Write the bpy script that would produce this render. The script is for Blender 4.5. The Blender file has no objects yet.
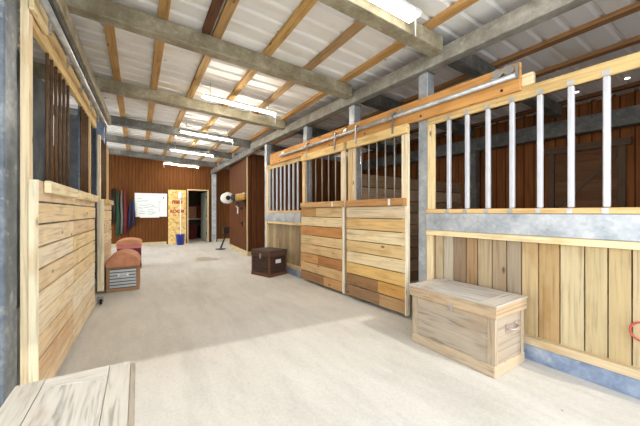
import bpy, bmesh, math, random
from mathutils import Vector, Matrix, Euler
random.seed(7)
COL = bpy.context.scene.collection
PI = math.pi

# ---------------------------------------------------------------- colours and materials
def lin(c):
    out = []
    for v in c[:3]:
        v = v / 255.0
        out.append(v / 12.92 if v <= 0.04045 else ((v + 0.055) / 1.055) ** 2.4)
    return tuple(out) + (1.0,)

def new_mat(name):
    m = bpy.data.materials.new(name); m.use_nodes = True
    nt = m.node_tree; nt.nodes.clear()
    out = nt.nodes.new('ShaderNodeOutputMaterial')
    b = nt.nodes.new('ShaderNodeBsdfPrincipled')
    nt.links.new(b.outputs[0], out.inputs[0])
    return m, nt, b

def N(nt, t, **kw):
    n = nt.nodes.new(t)
    for k, v in kw.items(): setattr(n, k, v)
    return n

def mixc(nt, fac, a, b, mode='MIX'):
    n = nt.nodes.new('ShaderNodeMix'); n.data_type = 'RGBA'; n.blend_type = mode
    for sock, v in ((n.inputs[0], fac), (n.inputs[6], a), (n.inputs[7], b)):
        if hasattr(v, 'is_output'): nt.links.new(v, sock)
        else: sock.default_value = v
    return n.outputs[2]

def ramp(nt, src, stops):
    r = nt.nodes.new('ShaderNodeValToRGB')
    el = r.color_ramp.elements
    el[0].position, el[0].color = stops[0]
    el[1].position, el[1].color = stops[-1]
    for p, c in stops[1:-1]:
        e = el.new(p); e.color = c
    nt.links.new(src, r.inputs[0])
    return r.outputs[0]

def g(v): return (v, v, v, 1)

def mat_wood(name='wood_board', dark=0.62, dist=0.6, sc=(2.2, 46, 1), knots=.62):
    """boards: every board has its own colour (attribute) and grain along its length (uv)"""
    m, nt, b = new_mat(name)
    at = N(nt, 'ShaderNodeAttribute', attribute_name='tint')
    uv = N(nt, 'ShaderNodeUVMap', uv_map='grain')
    mp = N(nt, 'ShaderNodeMapping'); mp.inputs['Scale'].default_value = sc
    nt.links.new(uv.outputs[0], mp.inputs[0])
    n1 = N(nt, 'ShaderNodeTexNoise'); n1.inputs['Scale'].default_value = 1.0; n1.inputs['Detail'].default_value = 4
    n1.inputs['Distortion'].default_value = dist
    nt.links.new(mp.outputs[0], n1.inputs['Vector'])
    grain = ramp(nt, n1.outputs[0], [(0.30, g(dark)), (0.46, g(0.94)), (0.72, g(1.08))])
    c1 = mixc(nt, 0.85, at.outputs[0], grain, 'MULTIPLY')
    mp2 = N(nt, 'ShaderNodeMapping'); mp2.inputs['Scale'].default_value = (2.6, 6, 1)
    nt.links.new(uv.outputs[0], mp2.inputs[0])
    n2 = N(nt, 'ShaderNodeTexNoise'); n2.inputs['Scale'].default_value = 1.3; n2.inputs['Detail'].default_value = 3
    nt.links.new(mp2.outputs[0], n2.inputs['Vector'])
    blot = ramp(nt, n2.outputs[0], [(0.30, (0.84, 0.74, 0.62, 1)), (0.47, g(1.0)), (0.7, (1.08, 1.07, 1.04, 1))])
    c2 = mixc(nt, 0.8, c1, blot, 'MULTIPLY')
    # knots
    mp3 = N(nt, 'ShaderNodeMapping'); mp3.inputs['Scale'].default_value = (3.2, 7.5, 1)
    nt.links.new(uv.outputs[0], mp3.inputs[0])
    vo = N(nt, 'ShaderNodeTexVoronoi'); vo.inputs['Scale'].default_value = 1.0
    nt.links.new(mp3.outputs[0], vo.inputs['Vector'])
    k = ramp(nt, vo.outputs['Distance'], [(0.05, g(1.0)), (0.14, g(0.0))])
    sep = N(nt, 'ShaderNodeSeparateColor'); nt.links.new(vo.outputs['Color'], sep.inputs[0])
    sel = N(nt, 'ShaderNodeMath', operation='GREATER_THAN'); sel.inputs[1].default_value = knots
    nt.links.new(sep.outputs[0], sel.inputs[0])
    ml = N(nt, 'ShaderNodeMath', operation='MULTIPLY')
    nt.links.new(k, ml.inputs[0]); nt.links.new(sel.outputs[0], ml.inputs[1])
    ml2 = N(nt, 'ShaderNodeMath', operation='MULTIPLY'); ml2.inputs[1].default_value = 0.9
    nt.links.new(ml.outputs[0], ml2.inputs[0])
    c3 = mixc(nt, ml2.outputs[0], c2, lin((84, 50, 26)))
    nt.links.new(c3, b.inputs['Base Color'])
    b.inputs['Roughness'].default_value = 0.72
    b.inputs['Specular IOR Level'].default_value = 0.25
    bm = N(nt, 'ShaderNodeBump'); bm.inputs['Strength'].default_value = 0.12; bm.inputs['Distance'].default_value = 0.004
    nt.links.new(n1.outputs[0], bm.inputs['Height']); nt.links.new(bm.outputs[0], b.inputs['Normal'])
    return m

def mat_plain(name, c, rough=0.6, metal=0.0, var=0.12, scale=6.0):
    m, nt, b = new_mat(name)
    tc = N(nt, 'ShaderNodeTexCoord')
    n = N(nt, 'ShaderNodeTexNoise'); n.inputs['Scale'].default_value = scale; n.inputs['Detail'].default_value = 4
    nt.links.new(tc.outputs['Object'], n.inputs['Vector'])
    r = ramp(nt, n.outputs[0], [(0.3, g(1 - var)), (0.7, g(1 + var * 0.5))])
    nt.links.new(mixc(nt, 1.0, lin(c), r, 'MULTIPLY'), b.inputs['Base Color'])
    b.inputs['Roughness'].default_value = rough; b.inputs['Metallic'].default_value = metal
    return m

def mat_galv(name, ca, cb, cc, rough=0.45, metal=0.35, scale=5.0, streak=0.35):
    """mottled galvanised / weathered steel"""
    m, nt, b = new_mat(name)
    tc = N(nt, 'ShaderNodeTexCoord')
    n = N(nt, 'ShaderNodeTexNoise'); n.inputs['Scale'].default_value = scale; n.inputs['Detail'].default_value = 6
    n.inputs['Roughness'].default_value = 0.65
    nt.links.new(tc.outputs['Object'], n.inputs['Vector'])
    c1 = ramp(nt, n.outputs[0], [(0.32, lin(ca)), (0.5, lin(cb)), (0.68, lin(cc))])
    v = N(nt, 'ShaderNodeTexVoronoi'); v.inputs['Scale'].default_value = 38
    nt.links.new(tc.outputs['Object'], v.inputs['Vector'])
    sp = ramp(nt, v.outputs['Color'], [(0.0, g(0.86)), (1.0, g(1.1))])
    c2 = mixc(nt, 0.8, c1, sp, 'MULTIPLY')
    n2 = N(nt, 'ShaderNodeTexNoise'); n2.inputs['Scale'].default_value = 17; n2.inputs['Detail'].default_value = 5
    nt.links.new(tc.outputs['Object'], n2.inputs['Vector'])
    st = ramp(nt, n2.outputs[0], [(0.6, g(0)), (0.72, g(streak))])
    c3 = mixc(nt, st, c2, lin((226, 224, 214)))
    nt.links.new(c3, b.inputs['Base Color'])
    b.inputs['Roughness'].default_value = rough; b.inputs['Metallic'].default_value = metal
    return m

STAIN = (1.5 - 1.5, 8.0 - 7.65, .12)     # damp patch, measured from the floor slab's centre
def mat_concrete():
    m, nt, b = new_mat('concrete_floor')
    tc = N(nt, 'ShaderNodeTexCoord')
    def noise(scale, det, rough=0.6, vec=None):
        n = N(nt, 'ShaderNodeTexNoise'); n.inputs['Scale'].default_value = scale
        n.inputs['Detail'].default_value = det; n.inputs['Roughness'].default_value = rough
        nt.links.new(vec or tc.outputs['Object'], n.inputs['Vector']); return n.outputs[0]
    c1 = ramp(nt, noise(0.9, 5), [(0.3, lin((208, 204, 194))), (0.5, lin((218, 214, 206))), (0.7, lin((225, 222, 214)))])
    mp = N(nt, 'ShaderNodeMapping'); mp.inputs['Scale'].default_value = (1.0, 0.22, 1)
    mp.inputs['Rotation'].default_value = (0, 0, 0.5)
    nt.links.new(tc.outputs['Object'], mp.inputs[0])
    sm = ramp(nt, noise(5, 6, 0.7, mp.outputs[0]), [(0.38, g(0.90)), (0.55, g(1.0)), (0.7, g(1.04))])
    c2 = mixc(nt, 1.0, c1, sm, 'MULTIPLY')
    fine = ramp(nt, noise(48, 4, 0.7), [(0.35, g(0.91)), (0.6, g(1.03))])
    c3 = mixc(nt, 0.8, c2, fine, 'MULTIPLY')
    vo = N(nt, 'ShaderNodeTexVoronoi'); vo.inputs['Scale'].default_value = 7.0
    nt.links.new(tc.outputs['Object'], vo.inputs['Vector'])
    sp = ramp(nt, vo.outputs['Distance'], [(0.035, g(0.75)), (0.075, g(0.0))])
    sep = N(nt, 'ShaderNodeSeparateColor'); nt.links.new(vo.outputs['Color'], sep.inputs[0])
    gt = N(nt, 'ShaderNodeMath', operation='GREATER_THAN'); gt.inputs[1].default_value = 0.72
    nt.links.new(sep.outputs[0], gt.inputs[0])
    ml = N(nt, 'ShaderNodeMath', operation='MULTIPLY'); nt.links.new(sp, ml.inputs[0]); nt.links.new(gt.outputs[0], ml.inputs[1])
    c4 = mixc(nt, ml.outputs[0], c3, lin((134, 120, 102)))
    mp4 = N(nt, 'ShaderNodeMapping'); mp4.vector_type = 'TEXTURE'
    mp4.inputs['Location'].default_value = STAIN; mp4.inputs['Scale'].default_value = (.75, 1.0, 1)
    nt.links.new(tc.outputs['Object'], mp4.inputs[0])
    ln = N(nt, 'ShaderNodeVectorMath', operation='LENGTH'); nt.links.new(mp4.outputs[0], ln.inputs[0])
    wob = N(nt, 'ShaderNodeMath', operation='ADD'); nt.links.new(ln.outputs['Value'], wob.inputs[0])
    nz = N(nt, 'ShaderNodeMath', operation='MULTIPLY'); nz.inputs[1].default_value = 1.1
    nt.links.new(noise(1.8, 4), nz.inputs[0]); nt.links.new(nz.outputs[0], wob.inputs[1])
    sm2 = ramp(nt, wob.outputs[0], [(0.8, g(0.55)), (1.0, g(0.0))])
    c4 = mixc(nt, sm2, c4, lin((150, 126, 92)))
    nt.links.new(c4, b.inputs['Base Color'])
    b.inputs['Roughness'].default_value = 0.8; b.inputs['Specular IOR Level'].default_value = 0.2
    bp = N(nt, 'ShaderNodeBump'); bp.inputs['Strength'].default_value = 0.15; bp.inputs['Distance'].default_value = 0.004
    nt.links.new(noise(30, 5), bp.inputs['Height']); nt.links.new(bp.outputs[0], b.inputs['Normal'])
    return m

def mat_siding(name, ca, cb, groove=0.2, axis='X'):
    """grooved brown plywood siding, grooves vertical"""
    m, nt, b = new_mat(name)
    uv = N(nt, 'ShaderNodeUVMap', uv_map='grain')
    sx = N(nt, 'ShaderNodeSeparateXYZ'); nt.links.new(uv.outputs[0], sx.inputs[0])
    # v runs across the grooves
    mod = N(nt, 'ShaderNodeMath', operation='MODULO'); mod.inputs[1].default_value = groove
    ad = N(nt, 'ShaderNodeMath', operation='ADD'); ad.inputs[1].default_value = 100.0
    nt.links.new(sx.outputs[1], ad.inputs[0]); nt.links.new(ad.outputs[0], mod.inputs[0])
    lt = N(nt, 'ShaderNodeMath', operation='LESS_THAN'); lt.inputs[1].default_value = 0.014
    nt.links.new(mod.outputs[0], lt.inputs[0])
    mp = N(nt, 'ShaderNodeMapping'); mp.inputs['Scale'].default_value = (1.2, 14, 1)
    nt.links.new(uv.outputs[0], mp.inputs[0])
    n = N(nt, 'ShaderNodeTexNoise'); n.inputs['Scale'].default_value = 1.2; n.inputs['Detail'].default_value = 5
    nt.links.new(mp.outputs[0], n.inputs['Vector'])
    c = ramp(nt, n.outputs[0], [(0.3, lin(ca)), (0.7, lin(cb))])
    c2 = mixc(nt, lt.outputs[0], c, lin((64, 40, 20)))
    nt.links.new(c2, b.inputs['Base Color'])
    b.inputs['Roughness'].default_value = 0.7; b.inputs['Specular IOR Level'].default_value = 0.12
    iv = N(nt, 'ShaderNodeMath', operation='SUBTRACT'); iv.inputs[0].default_value = 1.0
    nt.links.new(lt.outputs[0], iv.inputs[1])
    bp = N(nt, 'ShaderNodeBump'); bp.inputs['Strength'].default_value = 0.5; bp.inputs['Distance'].default_value = 0.008
    nt.links.new(iv.outputs[0], bp.inputs['Height']); nt.links.new(bp.outputs[0], b.inputs['Normal'])
    return m

def mat_roof():
    m, nt, b = new_mat('white_roof_metal')
    tc = N(nt, 'ShaderNodeTexCoord')
    n = N(nt, 'ShaderNodeTexNoise'); n.inputs['Scale'].default_value = 1.6; n.inputs['Detail'].default_value = 6
    mp = N(nt, 'ShaderNodeMapping'); mp.inputs['Scale'].default_value = (0.5, 1.6, 1)
    nt.links.new(tc.outputs['Object'], mp.inputs[0]); nt.links.new(mp.outputs[0], n.inputs['Vector'])
    c = ramp(nt, n.outputs[0], [(0.3, lin((230, 222, 208))), (0.46, lin((251, 249, 245))), (0.7, lin((253, 252, 250)))])
    v = N(nt, 'ShaderNodeTexVoronoi'); v.inputs['Scale'].default_value = 3.2
    nt.links.new(tc.outputs['Object'], v.inputs['Vector'])
    k = ramp(nt, v.outputs['Distance'], [(0.03, g(0.7)), (0.07, g(0.0))])
    nt.links.new(mixc(nt, k, c, lin((120, 88, 56))), b.inputs['Base Color'])
    b.inputs['Roughness'].default_value = 0.5
    return m

def mat_osb():
    m, nt, b = new_mat('osb_board')
    tc = N(nt, 'ShaderNodeTexCoord')
    v = N(nt, 'ShaderNodeTexVoronoi'); v.inputs['Scale'].default_value = 15; v.inputs['Randomness'].default_value = 1
    nt.links.new(tc.outputs['Object'], v.inputs['Vector'])
    c = ramp(nt, v.outputs['Color'], [(0.1, lin((196, 152, 80))), (0.5, lin((226, 190, 116))), (0.9, lin((243, 216, 150)))])
    nt.links.new(c, b.inputs['Base Color']); b.inputs['Roughness'].default_value = 0.7
    return m

def mat_emit(name, c, s):
    m, nt, b = new_mat(name)
    b.inputs['Base Color'].default_value = lin(c)
    b.inputs['Emission Color'].default_value = lin(c); b.inputs['Emission Strength'].default_value = s
    return m

WOOD = mat_wood()
WEATHER = mat_wood('weathered_wood', .48, 1.6, (2.6, 30, 1), .9)
SMOOTH = mat_wood('stained_wood', .5, .6, (2.2, 40, 1), .95)
GALV = mat_galv('galvanized_steel', (150, 158, 166), (182, 188, 194), (208, 211, 213))
GALVB = mat_galv('blue_grey_steel', (112, 130, 160), (148, 164, 190), (186, 196, 210), rough=0.5)
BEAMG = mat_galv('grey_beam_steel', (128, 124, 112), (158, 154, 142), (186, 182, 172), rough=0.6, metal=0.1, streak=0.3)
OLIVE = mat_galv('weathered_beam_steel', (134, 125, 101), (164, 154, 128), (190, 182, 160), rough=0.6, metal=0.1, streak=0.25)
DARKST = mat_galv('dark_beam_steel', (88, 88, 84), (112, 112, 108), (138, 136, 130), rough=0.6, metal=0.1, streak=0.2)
PIPE = mat_galv('pipe_steel', (150, 152, 152), (186, 188, 188), (214, 216, 216), rough=0.35, metal=0.5, streak=0.1)
WHITEBAR = mat_plain('pale_painted_bar', (204, 206, 212), 0.4, 0.1, 0.08, 9)
RUST = mat_plain('rusty_bar', (104, 76, 52), 0.6, 0.2, 0.3, 14)
THINBAR = mat_plain('grey_thin_bar', (170, 164, 156), 0.45, 0.4, 0.15, 14)
CONC = mat_concrete()
SIDING = mat_siding('brown_siding', (88, 52, 22), (112, 68, 31), 0.1)
SIDINGD = mat_siding('dark_red_siding', (80, 46, 24), (104, 63, 36), 0.28)
STALLW = mat_siding('stall_plank_wall', (118, 70, 36), (158, 98, 54), 0.15)
SLATE = mat_galv('slate_blue_sheet', (92, 99, 108), (120, 128, 137), (146, 153, 160), rough=0.55, metal=0.2, scale=2, streak=0.1)
ROOF = mat_roof()
OSB = mat_osb()
WHITE = mat_plain('white_plastic', (238, 238, 236), 0.45, 0, 0.03)
CREAMTRIM = mat_plain('cream_trim', (206, 182, 138), 0.6)
BASEW = mat_plain('pale_base_board', (196, 180, 140), 0.7)
BLACK = mat_plain('black_iron', (28, 27, 27), 0.5, 0.2)
HASP = mat_plain('worn_hasp_metal', (196, 178, 172), 0.4, 0.4, 0.2, 20)
GALVD = mat_galv('slate_blue_steel', (84, 94, 106), (118, 127, 138), (164, 170, 176), rough=0.5, metal=0.3)
CHROME = mat_plain('steel_hardware', (150, 146, 142), 0.4, 0.6, 0.15)
BLUEP = mat_plain('blue_plastic', (34, 56, 150), 0.4)
RED = mat_plain('red_cloth', (104, 22, 32), 0.8)
REDPAINT = mat_plain('red_paint', (176, 62, 28), 0.7)
GREEN = mat_plain('green_rope', (24, 64, 42), 0.8)
NAVY = mat_plain('navy_rope', (30, 36, 78), 0.8, 0, 0.4, 30)
GREYROPE = mat_plain('grey_rope', (112, 108, 104), 0.8)
LEATHER = mat_plain('brown_padded_top', (200, 136, 100), 0.65, 0, 0.22, 9)
SILVER = mat_plain('silver_rib', (190, 196, 200), 0.35, 0.5, 0.1)
DKGREY = mat_plain('dark_grey_gap', (70, 74, 78), 0.6, 0.2)
DARKW = mat_plain('dark_room_wall', (84, 62, 46), 0.8)
PINK = mat_plain('red_hose', (196, 84, 70), 0.5)
GOLDP = mat_plain('amber_jar', (204, 156, 66), 0.4)
GREENW = mat_plain('grey_green_door', (158, 162, 150), 0.55)
TUBE = mat_emit('tube_glow', (255, 248, 234), 84)
TUBEN = mat_emit('near_tube_glow', (255, 250, 240), 4)
SPOTGLOW = mat_emit('light_spot_glow', (255, 246, 230), 4.0)  # glow of the made-up discs on the stall ceiling
BOARDW = mat_plain('whiteboard_surface', (232, 238, 236), 0.3, 0, 0.06, 2.5)
INK = mat_plain('blue_grey_ink', (128, 150, 160), 0.5)
GROUND = mat_plain('gravel_yard', (246, 242, 233), 0.9, 0, 0.15, 1.5)

# ---------------------------------------------------------------- frames and objects
FW = 0.0                       # barn axis
FR = math.radians(2.992)       # right stall row
FL = math.radians(-1.428)      # left stall row
FC = math.radians(1.112)       # chest on the right

def rot(v, a):
    c, s = math.cos(a), math.sin(a)
    return Vector((v[0] * c - v[1] * s, v[0] * s + v[1] * c, v[2]))

def dress(o, label, cat, group=None):
    o['label'] = label; o['category'] = cat
    if group: o['group'] = group
    return o

ORIGIN = {}
def thing(name, label, cat, loc, frame=FW, group=None):
    o = bpy.data.objects.new(name, None); COL.objects.link(o)
    o.empty_display_size = 0.1
    o.location = rot(loc, frame); o.rotation_euler = (0, 0, frame)
    ORIGIN[o.name] = Vector(loc)
    return dress(o, label, cat, group)

class MB:
    """collects boxes, bars, lathes; build() links them as ONE mesh object"""
    def __init__(s):
        s.bm = bmesh.new()
        s.uv = s.bm.loops.layers.uv.new('grain')
        s.tl = s.bm.loops.layers.float_color.new('tint')
    def _finish(s, faces, tint, axis, off=None):
        if tint:
            m = (tint[0] + tint[1] + tint[2]) / 3 + 14
            t = lin([min(250, v * .76 + m * .24 + 10) for v in tint])
        else: t = (0.6, 0.6, 0.6, 1)
        off = off if off is not None else (random.uniform(0, 50), random.uniform(0, 50))
        for f in faces:
            n = f.normal if f.normal.length > 0.1 else Vector((0, 0, 1))
            f.normal_update(); n = f.normal
            axes = [0, 1, 2]; axes.remove(max(range(3), key=lambda i: abs(n[i])))
            if axis in axes: a, b = axis, [k for k in axes if k != axis][0]; sa = 1.0
            else: a, b = axes; sa = 0.15
            for l in f.loops:
                l[s.uv].uv = (l.vert.co[a] * sa + off[0], l.vert.co[b] + off[1])
                l[s.tl] = t
    def hexa(s, c, tint=None, axis=None, off=None):
        vs = [s.bm.verts.new(p) for p in c]
        if axis is None:
            d = [max(p[i] for p in c) - min(p[i] for p in c) for i in range(3)]
            axis = d.index(max(d))
        fs = [s.bm.faces.new([vs[i] for i in q]) for q in
              ((0, 3, 2, 1), (4, 5, 6, 7), (0, 1, 5, 4), (1, 2, 6, 5), (2, 3, 7, 6), (3, 0, 4, 7))]
        for f in fs: f.normal_update()
        s._finish(fs, tint, axis, off)
        return s
    def box(s, x0, x1, y0, y1, z0, z1, tint=None, axis=None, off=None):
        return s.hexa([(x0, y0, z0), (x1, y0, z0), (x1, y1, z0), (x0, y1, z0),
                       (x0, y0, z1), (x1, y0, z1), (x1, y1, z1), (x0, y1, z1)], tint, axis, off)
    def path(s, pts, r, n=8, tint=None, caps=True):
        pts = [Vector(p) for p in pts]; rings = []
        up = Vector((0, 0, 1))
        for i, p in enumerate(pts):
            d = (pts[min(i + 1, len(pts) - 1)] - pts[max(i - 1, 0)]).normalized()
            a = up if abs(d.z) < 0.9 else Vector((1, 0, 0))
            x = d.cross(a).normalized(); y = x.cross(d).normalized()
            rr = r[i] if isinstance(r, (list, tuple)) else r
            rings.append([s.bm.verts.new(p + (x * math.cos(2 * PI * k / n) + y * math.sin(2 * PI * k / n)) * rr) for k in range(n)])
        fs = []
        for i in range(len(rings) - 1):
            for k in range(n):
                f = s.bm.faces.new((rings[i][k], rings[i][(k + 1) % n], rings[i + 1][(k + 1) % n], rings[i + 1][k])); f.smooth = n > 5
                fs.append(f)
        if caps:
            fs.append(s.bm.faces.new(list(reversed(rings[0])))); fs.append(s.bm.faces.new(rings[-1]))
        for f in fs: f.normal_update()
        s._finish(fs, tint, 2)
        return s
    def lathe(s, c, prof, axis='Z', n=20, tint=None):
        c = Vector(c); rings = []
        for r, h in prof:
            ring = []
            for k in range(n):
                a = 2 * PI * k / n
                q = {'Z': Vector((r * math.cos(a), r * math.sin(a), h)), 'X': Vector((h, r * math.cos(a), r * math.sin(a))),
                     'Y': Vector((r * math.sin(a), h, r * math.cos(a)))}[axis]
                ring.append(s.bm.verts.new(c + q))
            rings.append(ring)
        fs = []
        for i in range(len(rings) - 1):
            for k in range(n):
                f = s.bm.faces.new((rings[i][k], rings[i][(k + 1) % n], rings[i + 1][(k + 1) % n], rings[i + 1][k])); f.smooth = True
                fs.append(f)
        fs.append(s.bm.faces.new(list(reversed(rings[0])))); fs.append(s.bm.faces.new(rings[-1]))
        for f in fs: f.normal_update()
        s._finish(fs, tint, 2)
        return s
    def torus(s, c, R, r, axis='X', n=24, m=8):
        c = Vector(c); pts = []
        vs = []
        for i in range(n):
            a = 2 * PI * i / n; ring = []
            for j in range(m):
                b = 2 * PI * j / m; q = (R + r * math.cos(b)); h = r * math.sin(b)
                p = {'X': (h, q * math.cos(a), q * math.sin(a)), 'Y': (q * math.cos(a), h, q * math.sin(a)), 'Z': (q * math.cos(a), q * math.sin(a), h)}[axis]
                ring.append(s.bm.verts.new(c + Vector(p)))
            vs.append(ring)
        fs = []
        for i in range(n):
            for j in range(m):
                f = s.bm.faces.new((vs[i][j], vs[(i + 1) % n][j], vs[(i + 1) % n][(j + 1) % m], vs[i][(j + 1) % m])); f.smooth = True; fs.append(f)
        for f in fs: f.normal_update()
        s._finish(fs, None, 2)
        return s
    def build(s, name, mat, parent=None, frame=FW, bevel=0.0, label=None, cat=None, group=None):
        bmesh.ops.recalc_face_normals(s.bm, faces=s.bm.faces[:])
        if parent is not None:
            root = parent
            while root.parent is not None: root = root.parent
            org = ORIGIN[root.name]
        else:
            xs = [v.co for v in s.bm.verts]
            lo = [min(v[i] for v in xs) for i in range(3)]; hi = [max(v[i] for v in xs) for i in range(3)]
            org = Vector(((lo[0] + hi[0]) / 2, (lo[1] + hi[1]) / 2, lo[2]))
        for v in s.bm.verts: v.co -= org
        me = bpy.data.meshes.new(name); s.bm.to_mesh(me); s.bm.free()
        me.materials.append(mat)
        o = bpy.data.objects.new(name, me); COL.objects.link(o)
        if parent is not None: o.parent = parent
        else:
            o.location = rot(org, frame); o.rotation_euler = (0, 0, frame); ORIGIN[o.name] = org
        if bevel:
            bv = o.modifiers.new('edge', 'BEVEL'); bv.width = bevel; bv.segments = 1; bv.limit_method = 'ANGLE'
        if cat: dress(o, label, cat, group)
        elif label: o['label'] = label
        return o

def B(x0, x1, y0, y1, z0, z1, tint=None, axis=None):
    return MB().box(x0, x1, y0, y1, z0, z1, tint, axis)

def structure(o):
    o['kind'] = 'structure'; return o

def jit(c, a=10):
    d = random.uniform(-a, a)
    return tuple(max(0, min(255, v + d + random.uniform(-a / 4, a / 4))) for v in c)

# wood palette (the boards' own colours)
CREAM = (236, 210, 160); GOLD = (226, 178, 104); PALE = (232, 214, 176); ORANGE = (206, 140, 68)
TAN = (206, 172, 120); BROWN = (160, 112, 66); GREYW = (176, 156, 128); YELL = (216, 176, 100)

# ---------------------------------------------------------------- roof geometry
def zr(x): return 2.95 - 0.052 * x       # underside of the rafters
RAFT_H = 0.17; PUR_H = 0.045
Y0, YB = -0.65, 12.3

# ---------------------------------------------------------------- setting
structure(B(-9, 12, -0.9, 16.2, -0.12, 0.0).build('floor', CONC))
structure(B(-30, 30, -40, -0.9, -0.16, -0.04).build('ground', GROUND))

def roof():
    mb = MB(); bm = mb.bm
    prof = []; y = Y0 - 0.12; P = 0.225
    while y < YB + 0.3:
        prof += [(y, 0.0), (y + 0.105, 0.0), (y + 0.122, 0.026), (y + 0.152, 0.026), (y + 0.169, 0.0)]
        y += P
    xs = (-3.75, -0.5, 2.6, 6.25)
    grid = [[bm.verts.new((x, py, zr(x) + RAFT_H + PUR_H + 0.002 + h)) for py, h in prof] for x in xs]
    fs = []
    for i in range(len(xs) - 1):
        for j in range(len(prof) - 1):
            fs.append(bm.faces.new((grid[i][j], grid[i + 1][j], grid[i + 1][j + 1], grid[i][j + 1])))
    for f in fs: f.normal_update()
    mb._finish(fs, (230, 226, 218), 0)
    o = mb.build('ceiling', ROOF)
    so = o.modifiers.new('gauge', 'SOLIDIFY'); so.thickness = 0.004; so.offset = 1
    return structure(o)
roof()

def slope_box(x0, x1, y0, y1, dz0, dz1, tint=None):
    """box that follows the roof slope along x; dz measured from the rafter underside"""
    return MB().hexa([(x0, y0, zr(x0) + dz0), (x1, y0, zr(x1) + dz0), (x1, y1, zr(x1) + dz0), (x0, y1, zr(x0) + dz0),
                      (x0, y0, zr(x0) + dz1), (x1, y0, zr(x1) + dz1), (x1, y1, zr(x1) + dz1), (x0, y1, zr(x0) + dz1)], tint, 0)

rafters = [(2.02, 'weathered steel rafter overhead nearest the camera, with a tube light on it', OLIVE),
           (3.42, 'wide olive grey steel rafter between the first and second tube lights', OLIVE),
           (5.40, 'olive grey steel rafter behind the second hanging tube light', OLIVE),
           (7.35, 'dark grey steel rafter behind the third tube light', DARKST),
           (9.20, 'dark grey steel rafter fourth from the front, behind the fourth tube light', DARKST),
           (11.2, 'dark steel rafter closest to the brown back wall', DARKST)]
SPL = ['over the near right stall', 'over the plank divider', 'over the far right stall', 'over the dark side passage', 'above the projecting brown room', 'behind the projecting brown room']
def rafter(x0, x1, y, m, lab, group):
    mb = slope_box(x0, x1, y - 0.13, y, 0, RAFT_H - 0.002)
    mb.hexa([(x0, y - .148, zr(x0)), (x1, y - .148, zr(x1)), (x1, y - .13, zr(x1)), (x0, y - .13, zr(x0)),
             (x0, y - .148, zr(x0) + .014), (x1, y - .148, zr(x1) + .014), (x1, y - .13, zr(x1) + .014), (x0, y - .13, zr(x0) + .014)], None, 0)
    mb.build('ceiling_rafter', m, label=lab, cat='beam', group=group, bevel=0.006)['kind'] = 'thing'
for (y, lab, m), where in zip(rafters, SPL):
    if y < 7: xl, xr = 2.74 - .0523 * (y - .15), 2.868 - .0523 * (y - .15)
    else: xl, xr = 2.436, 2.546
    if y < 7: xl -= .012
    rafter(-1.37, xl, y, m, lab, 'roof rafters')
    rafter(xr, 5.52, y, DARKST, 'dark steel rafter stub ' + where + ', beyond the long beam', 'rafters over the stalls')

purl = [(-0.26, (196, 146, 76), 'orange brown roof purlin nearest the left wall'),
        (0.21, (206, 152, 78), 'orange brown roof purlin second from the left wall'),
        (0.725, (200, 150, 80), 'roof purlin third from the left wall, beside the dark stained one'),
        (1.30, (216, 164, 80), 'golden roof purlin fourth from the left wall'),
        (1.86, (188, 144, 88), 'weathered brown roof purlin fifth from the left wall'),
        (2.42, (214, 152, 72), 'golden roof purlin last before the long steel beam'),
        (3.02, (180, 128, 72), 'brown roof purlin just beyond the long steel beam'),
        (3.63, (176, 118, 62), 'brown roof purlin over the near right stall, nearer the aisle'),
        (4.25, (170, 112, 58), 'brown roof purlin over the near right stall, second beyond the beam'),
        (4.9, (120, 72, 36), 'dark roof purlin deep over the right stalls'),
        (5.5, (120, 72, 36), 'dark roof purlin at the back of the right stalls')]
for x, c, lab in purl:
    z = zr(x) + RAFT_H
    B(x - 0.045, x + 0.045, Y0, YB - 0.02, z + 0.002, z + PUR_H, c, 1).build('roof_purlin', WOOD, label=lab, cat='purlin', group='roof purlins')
z = zr(0.62) + RAFT_H
B(0.575, 0.655, Y0, 3.3, z + 0.002, z + PUR_H, (108, 62, 36), 1).build('roof_purlin', WOOD, label='dark red brown stained purlin lying tight beside the third one', cat='purlin')

# walls
structure(MB().box(-5, 1.6, YB, YB + 0.1, 0, 3.3, axis=2).box(2.39, 6.3, YB, YB + 0.1, 0, 3.3, axis=2).box(1.6, 2.39, YB, YB + 0.1, 2.03, 3.3, axis=2).build('wall_back', SIDING))
structure(B(5.9, 6.0, -0.6, 6.38, 0, 2.97, axis=2).build('wall_right', STALLW, frame=FR))
structure(B(-1.5, -1.4, 2.0, 6.6, 0, 3.22, axis=2).build('wall_left', SLATE, frame=FL))
structure(MB().hexa([(2.98, Y0, 0), (6.2, Y0, 0), (6.2, Y0 + 0.1, 0), (2.98, Y0 + 0.1, 0),
                     (2.98, Y0, zr(2.98) + .17), (6.2, Y0, zr(6.2) + .17), (6.2, Y0 + 0.1, zr(6.2) + .17), (2.98, Y0 + 0.1, zr(2.98) + .17)], axis=2).build('wall_front_right', STALLW))
structure(B(-3.6, -0.75, Y0, Y0 + 0.1, 0, 2.97, axis=2).build('wall_front_left', SLATE))
structure(B(2.94, 5.88, 6.30, 6.38, 0, 2.58, axis=2).build('wall_right_inner', STALLW, frame=FR))
structure(B(-1.38, -0.66, 6.62, 6.70, 0, 2.9, axis=2).build('wall_left_inner', SLATE, frame=FL))
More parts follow.
